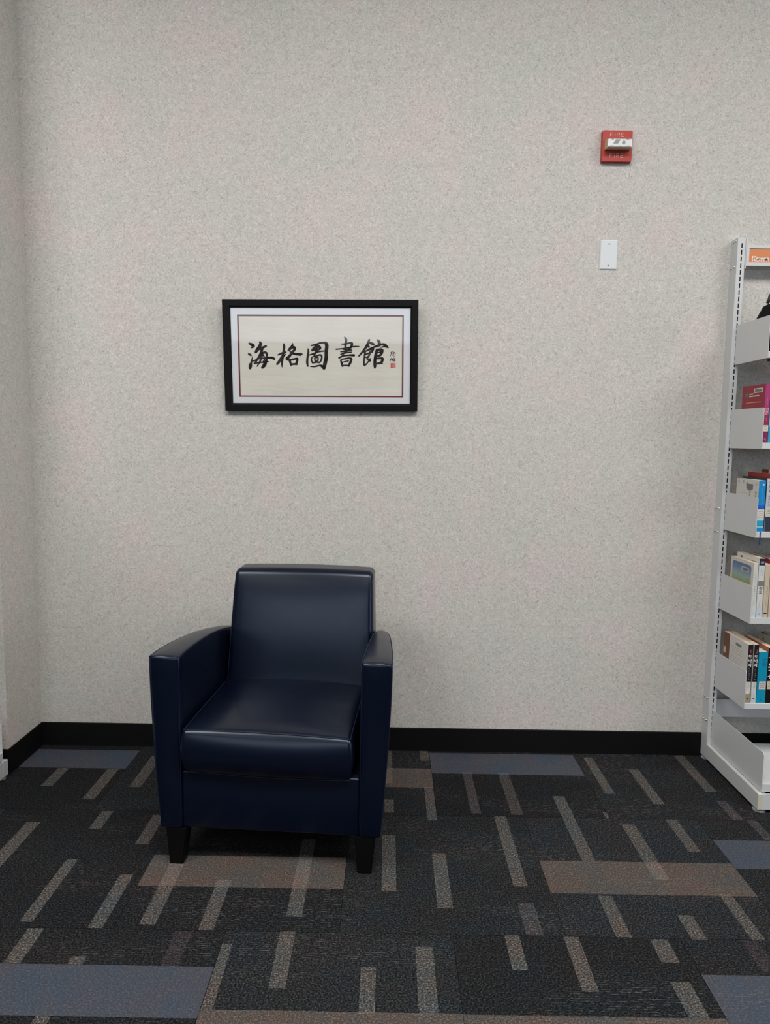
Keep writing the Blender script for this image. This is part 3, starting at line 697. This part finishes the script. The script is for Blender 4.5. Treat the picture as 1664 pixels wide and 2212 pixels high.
# ------------------------------------------------------------------ books
TM = lambda x, y, z: Matrix.Translation((x, y, z)) @ Matrix.Rotation(math.pi/2, 4, 'X')
SIDE = lambda x, y, z: Matrix.Translation((x, y, z)) @ Matrix.Rotation(-math.pi/2, 4, 'Z') @ Matrix.Rotation(math.pi/2, 4, 'X')
PAGES = (0.66, 0.60, 0.50)
def book(label, x0, x1, z, h, depth, cover, spine, pages=PAGES, inset=0.0, ys=-0.3025, th=0.0007, rough=0.4, group=None):
    t = thing('book', label, 'book', ((x0+x1)/2, ys, z+0.0002), group)
    hw_ = (x1-x0)/2
    bm = bmesh.new(); r = min(0.0018, hw_*0.4)
    # cover: two boards and a spine, folded from one sheet
    box(bm, -hw_, -hw_+th, r, depth, 0, h, 0); box(bm, hw_-th, hw_, r, depth, 0, h, 0)
    P = [(-hw_, r), (-hw_+r*0.35, r*0.3), (-hw_+r*1.2, 0), (hw_-r*1.2, 0), (hw_-r*0.35, r*0.3), (hw_, r), (hw_-th, r+0.0002), (-hw_+th, r+0.0002)]
    prism(bm, P, 2, 0, h, 1)
    c = obj('cover', bm, [paint(cover, rough), paint(spine, rough)], t)
    bm = bmesh.new(); box(bm, -hw_+th, hw_-th, r+0.0004, depth-max(inset, 0.0004), inset, h-max(inset, 0.0004)); obj('pages', bm, paint(pages, 0.8), t)
    return t, c, hw_
def spine_patch(parent, hw_, z0, z1, col, name='spine_label', x0=None, x1=None, lines=0, lcol=(0.2, 0.2, 0.2), lab=None, y=-0.0004):
    bm = bmesh.new(); x0 = -hw_*0.96 if x0 is None else x0; x1 = hw_*0.96 if x1 is None else x1
    box(bm, x0, x1, y, y+0.0004, z0, z1, 0)
    for k in range(lines):
        zz = z1-(z1-z0)*(k+1)/(lines+1.2); wv = (x1-x0)*(0.30 if k % 2 else 0.34)
        cx = (x0+x1)/2
        for q in range(3):
            box(bm, cx-wv+q*wv*0.7, cx-wv+q*wv*0.7+wv*0.5, y-0.0002, y, zz-0.0011, zz+0.0009, 1)
    o = obj(name, bm, [paint(col), paint(lcol)], parent)
    if lab: o['label'] = lab
    return o
def spine_text(parent, chars, size, z0, step, mat, dx=0.0, bold=0.0, y=-0.0006, name='spine_lettering'):
    bm = bmesh.new()
    for i, ch in enumerate(chars):
        if ch != ' ': put_text(bm, ch, size, TM(dx, y, z0-i*step), 0, bold)
    return obj(name, bm, mat, parent)
def dots(parent, z0, n, step, size, mat, dx=0.0, seed=1, y=-0.0006):
    """too small to read: a column of short ink marks"""
    rd = random.Random(seed); bm = bmesh.new()
    for i in range(n):
        zc = z0-i*step
        for q in range(3):
            a = dx+rd.uniform(-size, size*0.3); zz = zc+rd.uniform(-size*0.5, size*0.5)
            if rd.random() < 0.5: box(bm, a, a+size*0.8, y, y+0.0003, zz-size*0.09, zz+size*0.09)
            else: box(bm, a, a+size*0.18, y, y+0.0003, zz-size*0.4, zz+size*0.4)
    return obj('spine_lettering', bm, mat, parent)
def side_box(bm, hw_, y0, y1, z0, z1, mi=0, lift=0.0003):
    box(bm, -hw_-lift, -hw_+0.0001, y0, y1, z0, z1, mi)
WH = paint((0.75, 0.74, 0.72)); BK = paint((0.02, 0.02, 0.022)); PK = paint((0.80, 0.40, 0.42)); GY = paint((0.25, 0.25, 0.26))

# second shelf
Z2_ = 1.3288
b, c, hw_ = book('crimson book with magenta spine, first on the second shelf from top', 1.3690, 1.3868, Z2_, 0.2125, 0.172, (0.27, 0.018, 0.035), (0.36, 0.040, 0.165))
spine_patch(c, hw_, 0.0, 0.040, (0.20, 0.014, 0.075), 'spine_base'); 
spine_patch(c, hw_, 0.040, 0.062, (0.66, 0.61, 0.50), 'spine_label', lines=3, lab='cream call number label')
spine_patch(c, hw_, 0.062, 0.103, (0.25, 0.018, 0.07), 'spine_band')
spine_text(c, '인문', 0.014, 0.118, 0.013, PK, 0, 0.0004)
dots(c, 0.160, 4, 0.007, 0.004, paint((0.7, 0.5, 0.6)), 0, 3); dots(c, 0.094, 3, 0.007, 0.0035, PK, 0, 4)
bm = bmesh.new(); brush(bm, [[(-0.003, 0.012, .002), (0.0005, 0.015, .003)], [(0.001, 0.010, .003), (0.003, 0.0085, .002)]], 1, -0.0004, 2); obj('publisher_mark', bm, paint((0.75, 0.5, 0.6)), c)
bm = bmesh.new(); side_box(bm, hw_, 0.022, 0.085, 0.183, 0.200, 0)
side_box(bm, hw_, 0.028, 0.078, 0.186, 0.197, 1, 0.0005); side_box(bm, hw_, 0.045, 0.118, 0.170, 0.174, 0)
side_box(bm, hw_, 0.088, 0.118, 0.178, 0.182, 0); side_box(bm, hw_, 0.03, 0.14, 0.147, 0.150, 2); side_box(bm, hw_, 0.06, 0.14, 0.134, 0.1355, 3); side_box(bm, hw_, 0.06, 0.14, 0.125, 0.1265, 3)
P = rrect(0.022, 0.018, 0.0085, 4, 0.136, 0.178); prism(bm, P, 0, -hw_-0.0004, -hw_+0.0001, 4)
obj('cover_print', bm, [paint((0.66, 0.62, 0.58)), paint((0.16, 0.17, 0.16)), paint((0.55, 0.30, 0.12)), paint((0.42, 0.08, 0.09)), paint((0.13, 0.15, 0.10))], c)
b, c, hw_ = book('teal and navy book beside the magenta spine, cut by the right edge', 1.3885, 1.4100, Z2_, 0.2080, 0.165, (0.025, 0.035, 0.12), (0.03, 0.32, 0.50))
spine_patch(c, hw_, 0.130, 0.207, (0.02, 0.05, 0.22), 'spine_top'); spine_patch(c, hw_, 0.060, 0.085, (0.20, 0.50, 0.55), 'spine_band')
# third shelf
Z3_ = 1.0008
b, c, hw_ = book('cream book with bright blue spine, first on the third shelf from top', 1.3690, 1.3940, Z3_, 0.1885, 0.172, (0.60, 0.585, 0.55), (0.008, 0.23, 0.55))
spine_patch(c, hw_, 0.052, 0.082, (0.62, 0.58, 0.55), 'spine_label', lines=3, lcol=(0.30, 0.16, 0.12), lab='white call number label')
spine_patch(c, hw_, 0.083, 0.097, (0.01, 0.10, 0.45), 'spine_band'); spine_patch(c, hw_, 0.040, 0.051, (0.50, 0.58, 0.60), 'pale_band'); spine_patch(c, hw_, 0.022, 0.038, (0.012, 0.33, 0.50), 'teal_band')
spine_patch(c, hw_, 0.012, 0.020, (0.25, 0.50, 0.62), 'light_band')
dots(c, 0.156, 10, 0.0068, 0.003, paint((0.25, 0.55, 0.75)), 0.0015, 5)
bm = bmesh.new(); prism(bm, rrect(0.007, 0.006, 0.0028, 4, 0.003, 0.173), 1, -0.0005, 0.0); obj('publisher_mark', bm, WH, c)
bm = bmesh.new(); side_box(bm, hw_, 0.045, 0.095, 0.152, 0.172, 0); side_box(bm, hw_, 0.055, 0.085, 0.147, 0.152, 0)
side_box(bm, hw_, 0.09, 0.165, 0.1345, 0.1355, 1); side_box(bm, hw_, 0.09, 0.168, 0.1245, 0.1255, 1)
for ch, yy, zz in (('시', 0.155, 0.176), ('인', 0.118, 0.177), ('을', 0.092, 0.172), ('그', 0.025, 0.172), ('다', 0.066, 0.139), ('리', 0.022, 0.140), ('는', 0.066, 0.128), ('네', 0.022, 0.128)):
    put_text(bm, ch, 0.013, SIDE(-hw_-0.0005, yy, zz), 2)
obj('cover_print', bm, [paint((0.17, 0.17, 0.17)), paint((0.45, 0.36, 0.33)), BK], c)
bm = bmesh.new()
rp = [(0.0, 0.010, 0.004), (0.0, -0.0020, 0.0005), (0.0, -0.0068, -0.0028), (-0.0006, -0.0075, -0.020), (-0.0012, -0.0072, -0.036), (-0.0012, -0.0070, -0.048)]
for (p, q), (wa, wb) in zip(zip(rp, rp[1:]), ((.003, .003), (.003, .003), (.003, .003), (.003, .0045), (.0045, .006))):
    A = [bm.verts.new((p[0]+s*wa, p[1]+d, p[2])) for s in (-.5, .5) for d in (0, .0005)]
    B = [bm.verts.new((q[0]+s*wb, q[1]+d, q[2])) for s in (-.5, .5) for d in (0, .0005)]
    for i, j in ((0, 1), (1, 3), (3, 2), (2, 0)): bm.faces.new((A[i], A[j], B[j], B[i]))
obj('ribbon_marker', bm, paint((0.008, 0.03, 0.20)), b)['label'] = 'navy ribbon hanging over the shelf edge'
b, c, hw_ = book('black book with pale patterned spine beside the bright blue spine', 1.3975, 1.4200, Z3_, 0.1965, 0.185, (0.010, 0.010, 0.014), (0.50, 0.52, 0.58), (0.64, 0.58, 0.50), 0.003)
spine_patch(c, hw_, 0.060, 0.086, (0.64, 0.58, 0.46), 'spine_label', lines=3, lab='cream call number label'); spine_patch(c, hw_, 0.0, 0.055, (0.03, 0.035, 0.06), 'spine_base'); 
dots(c, 0.18, 9, 0.010, 0.006, paint((0.06, 0.07, 0.10)), 0.0, 8)
b, c, hw_ = book('tall red book at the right edge of the third shelf', 1.4225, 1.4420, Z3_, 0.2130, 0.195, (0.27, 0.012, 0.015), (0.27, 0.012, 0.015))
# fourth shelf
Z4_ = 0.6758
b, c, hw_ = book('cream book with a landscape picture on its cover, first on the fourth shelf', 1.3690, 1.3868, Z4_, 0.2060, 0.176, (0.63, 0.59, 0.50), (0.60, 0.60, 0.57))
spine_patch(c, hw_, 0.0, 0.040, (0.57, 0.61, 0.62), 'spine_base'); dots(c, 0.168, 11, 0.0085, 0.0035, GY, 0.001, 11); dots(c, 0.060, 3, 0.006, 0.003, paint((0.4, 0.3, 0.28)), 0, 12); dots(c, 0.017, 1, 0.005, 0.003, BK, 0.001, 13)
def b_land(nt, b_):
    g = N(nt, 'ShaderNodeTexCoord').outputs['Object']
    sp = N(nt, 'ShaderNodeSeparateXYZ'); nt.links.new(g, sp.inputs[0])
    n = noise(nt, g, 45, 3, 0.6)
    ad = N(nt, 'ShaderNodeMath', operation='MULTIPLY_ADD'); nt.links.new(n.outputs['Fac'], ad.inputs[0]); ad.inputs[1].default_value = 0.035; nt.links.new(sp.outputs[2], ad.inputs[2])
    mr = N(nt, 'ShaderNodeMapRange'); nt.links.new(ad.outputs[0], mr.inputs[0]); mr.inputs[1].default_value = 0.115; mr.inputs[2].default_value = 0.215
    r = ramp(nt, mr.outputs[0], [(0.0, (0.14, 0.20, 0.08)), (0.30, (0.26, 0.33, 0.14)), (0.46, (0.30, 0.40, 0.36)), (0.62, (0.20, 0.30, 0.40)), (0.9, (0.10, 0.16, 0.30))])
    nt.links.new(r.outputs[0], b_.inputs['Base Color'])
LAND = new_mat('landscape_print', (0.2, 0.3, 0.3), 0.4, 0.3, build=b_land)
bm = bmesh.new(); prism(bm, rrect(0.146, 0.110, 0.012, 4, 0.090, 0.137), 0, -hw_-0.0003, -hw_+0.0001, 0)
obj('cover_print', bm, LAND, c)['label'] = 'blue and green landscape picture'
bm = bmesh.new(); side_box(bm, hw_, 0.036, 0.088, 0.163, 0.180, 0, 0.0006); side_box(bm, hw_, 0.041, 0.083, 0.165, 0.178, 1, 0.0009); obj('barcode_label', bm, [paint((0.6, 0.6, 0.55)), paint((0.17, 0.18, 0.17))], c)
b, c, hw_ = book('white book with navy topped spine, second on the fourth shelf', 1.3890, 1.4110, Z4_, 0.2240, 0.170, (0.63, 0.60, 0.53), (0.62, 0.62, 0.60), (0.62, 0.57, 0.46))
spine_patch(c, hw_, 0.198, 0.2235, (0.014, 0.018, 0.035), 'spine_top'); spine_patch(c, hw_, 0.204, 0.213, (0.22, 0.24, 0.30), 'top_mark', -0.006, 0.006, y=-0.0006)
spine_patch(c, hw_, 0.120, 0.139, (0.19, 0.19, 0.20), 'spine_picture'); spine_patch(c, hw_, 0.0, 0.042, (0.53, 0.58, 0.62), 'spine_base')
spine_text(c, '정지', 0.0150, 0.109, 0.0150, BK, 0.0, 0.0003)
dots(c, 0.190, 6, 0.0062, 0.0028, paint((0.25, 0.28, 0.33)), 0.005, 21); dots(c, 0.186, 5, 0.0062, 0.0025, paint((0.25, 0.28, 0.33)), -0.003, 22); dots(c, 0.062, 4, 0.006, 0.004, paint((0.42, 0.38, 0.36)), 0, 23); dots(c, 0.0145, 2, 0.004, 0.003, BK, 0.001, 24)
bm = bmesh.new(); side_box(bm, hw_, 0.022, 0.070, 0.203, 0.2085, 0, 0.0005); obj('barcode_label', bm, paint((0.30, 0.26, 0.22)), c)
bm = bmesh.new(); side_box(bm, hw_, 0.130, 0.138, 0.207, 0.214, 0, 0.0005); obj('cover_print', bm, BK, c)
b, c, hw_ = book('tan book, third on the fourth shelf', 1.4130, 1.4318, Z4_, 0.1985, 0.165, (0.55, 0.47, 0.35), (0.55, 0.47, 0.35))
dots(c, 0.118, 5, 0.0082, 0.0035, GY, 0.002, 31); dots(c, 0.061, 3, 0.006, 0.003, GY, 0, 32); bm = bmesh.new(); box(bm, -0.006, 0.006, -0.0004, 0, 0.0145, 0.0185); obj('publisher_mark', bm, BK, c)
b, c, hw_ = book('pale pink book at the right edge of the fourth shelf', 1.4340, 1.4520, Z4_, 0.1965, 0.165, (0.58, 0.44, 0.38), (0.58, 0.45, 0.38))
spine_patch(c, hw_, 0.045, 0.070, (0.62, 0.55, 0.45), lab='cream call number label')
# fifth shelf
Z5_ = 0.3461
for i, (x0, x1) in enumerate(((1.3690, 1.3875), (1.3915, 1.4095))):
    b, c, hw_ = book(('white book with black spine numbered 1, first on the fifth shelf', 'white book with black spine numbered 2, second on the fifth shelf')[i], x0, x1, Z5_, 0.2255, 0.192,
                     (0.64, 0.62, 0.58), (0.62, 0.60, 0.56), (0.68, 0.56, 0.42), group='two volume set on the fifth shelf')
    spine_patch(c, hw_, 0.082, 0.2248, (0.006, 0.006, 0.009), 'spine_panel', lab='black upper spine')
    spine_patch(c, hw_, 0.0, 0.038, ((0.33, 0.26, 0.17), (0.50, 0.57, 0.62))[i], 'spine_base')
    spine_text(c, '12'[i], 0.020, 0.1985, 0.01, paint((0.42, 0.07, 0.10)), 0.001, 0.0004)
    spine_text(c, '도박사', 0.0165, 0.1775, 0.0165, WH, 0.0, 0.0004)
    dots(c, 0.131, 6, 0.0078, 0.004, paint((0.35, 0.35, 0.36)), 0, 40+i); dots(c, 0.076, 4, 0.0062, 0.004, GY, 0.001, 44+i)
    if i == 0:
        bm = bmesh.new(); brush(bm, [[(-0.007, 0.036, .003), (-0.002, 0.041, .005), (0.001, 0.046, .003)], [(-0.004, 0.038, .004), (0.003, 0.035, .004)]], 1, -0.0007, 3); obj('spine_picture', bm, WH, c)
    bm = bmesh.new(); box(bm, -0.003, 0.003, -0.0006, 0, 0.014, 0.0175); obj('publisher_mark', bm, BK, c)
    bm = bmesh.new(); side_box(bm, hw_, 0.145, 0.192, 0.0, 0.2248, 0); side_box(bm, hw_, 0.052, 0.096, 0.196, 0.2065, 1)
    rd = random.Random(50+i)
    for k in range(9):
        zz = 0.186-k*0.0105 - (0.006 if k > 2 else 0); side_box(bm, hw_, 0.030+rd.uniform(0, .02), 0.138, zz-0.0008, zz+0.0008, 2)
    prism(bm, [(0.192, 0.142), (0.175, 0.140), (0.172, 0.160), (0.180, 0.170), (0.183, 0.160), (0.192, 0.168)], 0, -hw_-0.0006, -hw_, 3)
    obj('cover_print', bm, [paint((0.16, 0.062, 0.035)), paint((0.20, 0.19, 0.18)), paint((0.40, 0.385, 0.37)), paint((0.55, 0.44, 0.33))], c)
b, c, hw_ = book('thick cyan book, third on the fifth shelf', 1.4115, 1.4455, Z5_, 0.1975, 0.170, (0.004, 0.27, 0.43), (0.004, 0.27, 0.43), (0.70, 0.67, 0.60))
spine_patch(c, hw_, 0.053, 0.083, (0.62, 0.56, 0.52), x0=-0.010, x1=0.0155, lines=3, lab='cream call number label'); dots(c, 0.170, 4, 0.008, 0.010, paint((0.004, 0.15, 0.30)), 0.004, 60); dots(c, 0.013, 1, 0.004, 0.005, paint((0.004, 0.1, 0.2)), 0, 61)
b, c, hw_ = book('black book with orange cover edge at the right end of the fifth shelf', 1.4470, 1.4760, Z5_, 0.2130, 0.190, (0.38, 0.10, 0.045), (0.006, 0.006, 0.007), (0.68, 0.60, 0.48), 0.0012, th=0.002)
spine_patch(c, hw_, 0.054, 0.085, (0.62, 0.54, 0.42), x0=-0.0125, lines=3, lab='cream call number label')
bm = bmesh.new(); brush(bm, [[(-0.013, 0.176, .002), (0.0, 0.178, .0025), (0.010, 0.174, .002)], [(-0.010, 0.152, .005), (-0.004, 0.146, .006), (0.004, 0.150, .005)], [(-0.011, 0.139, .005), (0.006, 0.140, .005)], [(-0.010, 0.127, .003), (0.004, 0.127, .003)], [(-0.013, 0.102, .002), (-0.004, 0.106, .003), (0.010, 0.103, .002)], [(-0.003, 0.118, .0025), (-0.005, 0.095, .002)]], 1, -0.0005, 3); obj('spine_lettering', bm, WH, c)

# unseen books added along each shelf to block side light from the right
KIN = [o for o in COL.objects if o.parent is None and o.name.split('.')[0] == 'book' and not o['label'].startswith('cream book with bright')]
rd = random.Random(91)
ORD = ('third', 'fourth', 'fifth', 'sixth', 'seventh', 'eighth', 'ninth', 'tenth', 'eleventh', 'twelfth', 'thirteenth', 'fourteenth', 'fifteenth', 'sixteenth', 'seventeenth', 'eighteenth')
for shelf, first, zsh, xs in (('second', 0, Z2_, 1.412), ('third', 1, Z3_, 1.444), ('fourth', 2, Z4_, 1.4535), ('fifth', 2, Z5_, 1.4780)):
    x = xs; k = first
    while x < 1.66:
        src = rd.choice(KIN); wid = max(v.co.x for v in src.children[0].data.vertices)*2
        c = copy_tree(src); c.location = (x+wid/2+0.0006, -0.3025+rd.uniform(0, 0.012), zsh+0.0002)
        c['label'] = '%s book from the left end of the %s shelf, added out of view to block side light' % (ORD[k], shelf); c['group'] = 'unseen books added to block side light'
        x += wid+0.0012; k += 1

# ------------------------------------------------------------------ black display stand on the top shelf
ds_ = thing('display_stand', 'black plastic display stand on the top shelf, cut by the right edge', 'display stand', (1.52, -0.15, 1.6563))
bm = bmesh.new(); prism(bm, [(-0.152, 0.0), (-0.1235, 0.141), (-0.1010, 0.186), (-0.085, 0.195), (0.02, 0.212), (0.085, 0.195), (0.101, 0.186), (0.1235, 0.141), (0.152, 0.0)], 1, -0.006, 0.006); obj('back_panel', bm, BLACKP, ds_)
bm = bmesh.new(); tube(bm, [(-0.088, 0, 0.199), (-0.083, 0, 0.210), (-0.080, 0, 0.226), (-0.073, 0, 0.236), (-0.05, 0, 0.244), (-0.02, 0, 0.246), (0.01, 0, 0.243), (0.03, 0, 0.222), (0.03, 0, 0.208)], 0.006, 10); obj('carry_handle', bm, paint((0.02, 0.018, 0.014)), ds_, True)
bm = bmesh.new(); bevelbox(bm, -0.145, 0.145, -0.1555, -0.006, 0.0, 0.006, 0.001); obj('foot_plate', bm, BLACKP, ds_)
bm = bmesh.new(); bevelbox(bm, -0.150, 0.145, -0.1555, -0.1515, 0.0, 0.027, 0.001); obj('front_ledge', bm, BLACKP, ds_)
bm = bmesh.new(); bevelbox(bm, -0.157, 0.145, -0.1720, -0.1585, -0.037, -0.027, 0.001); bevelbox(bm, 0.10, 0.12, -0.1600, -0.1575, -0.030, 0.004, 0.0005); bevelbox(bm, 0.10, 0.12, -0.1600, -0.1540, 0.0005, 0.004, 0.0005); obj('shelf_clip', bm, BLACKP, ds_)
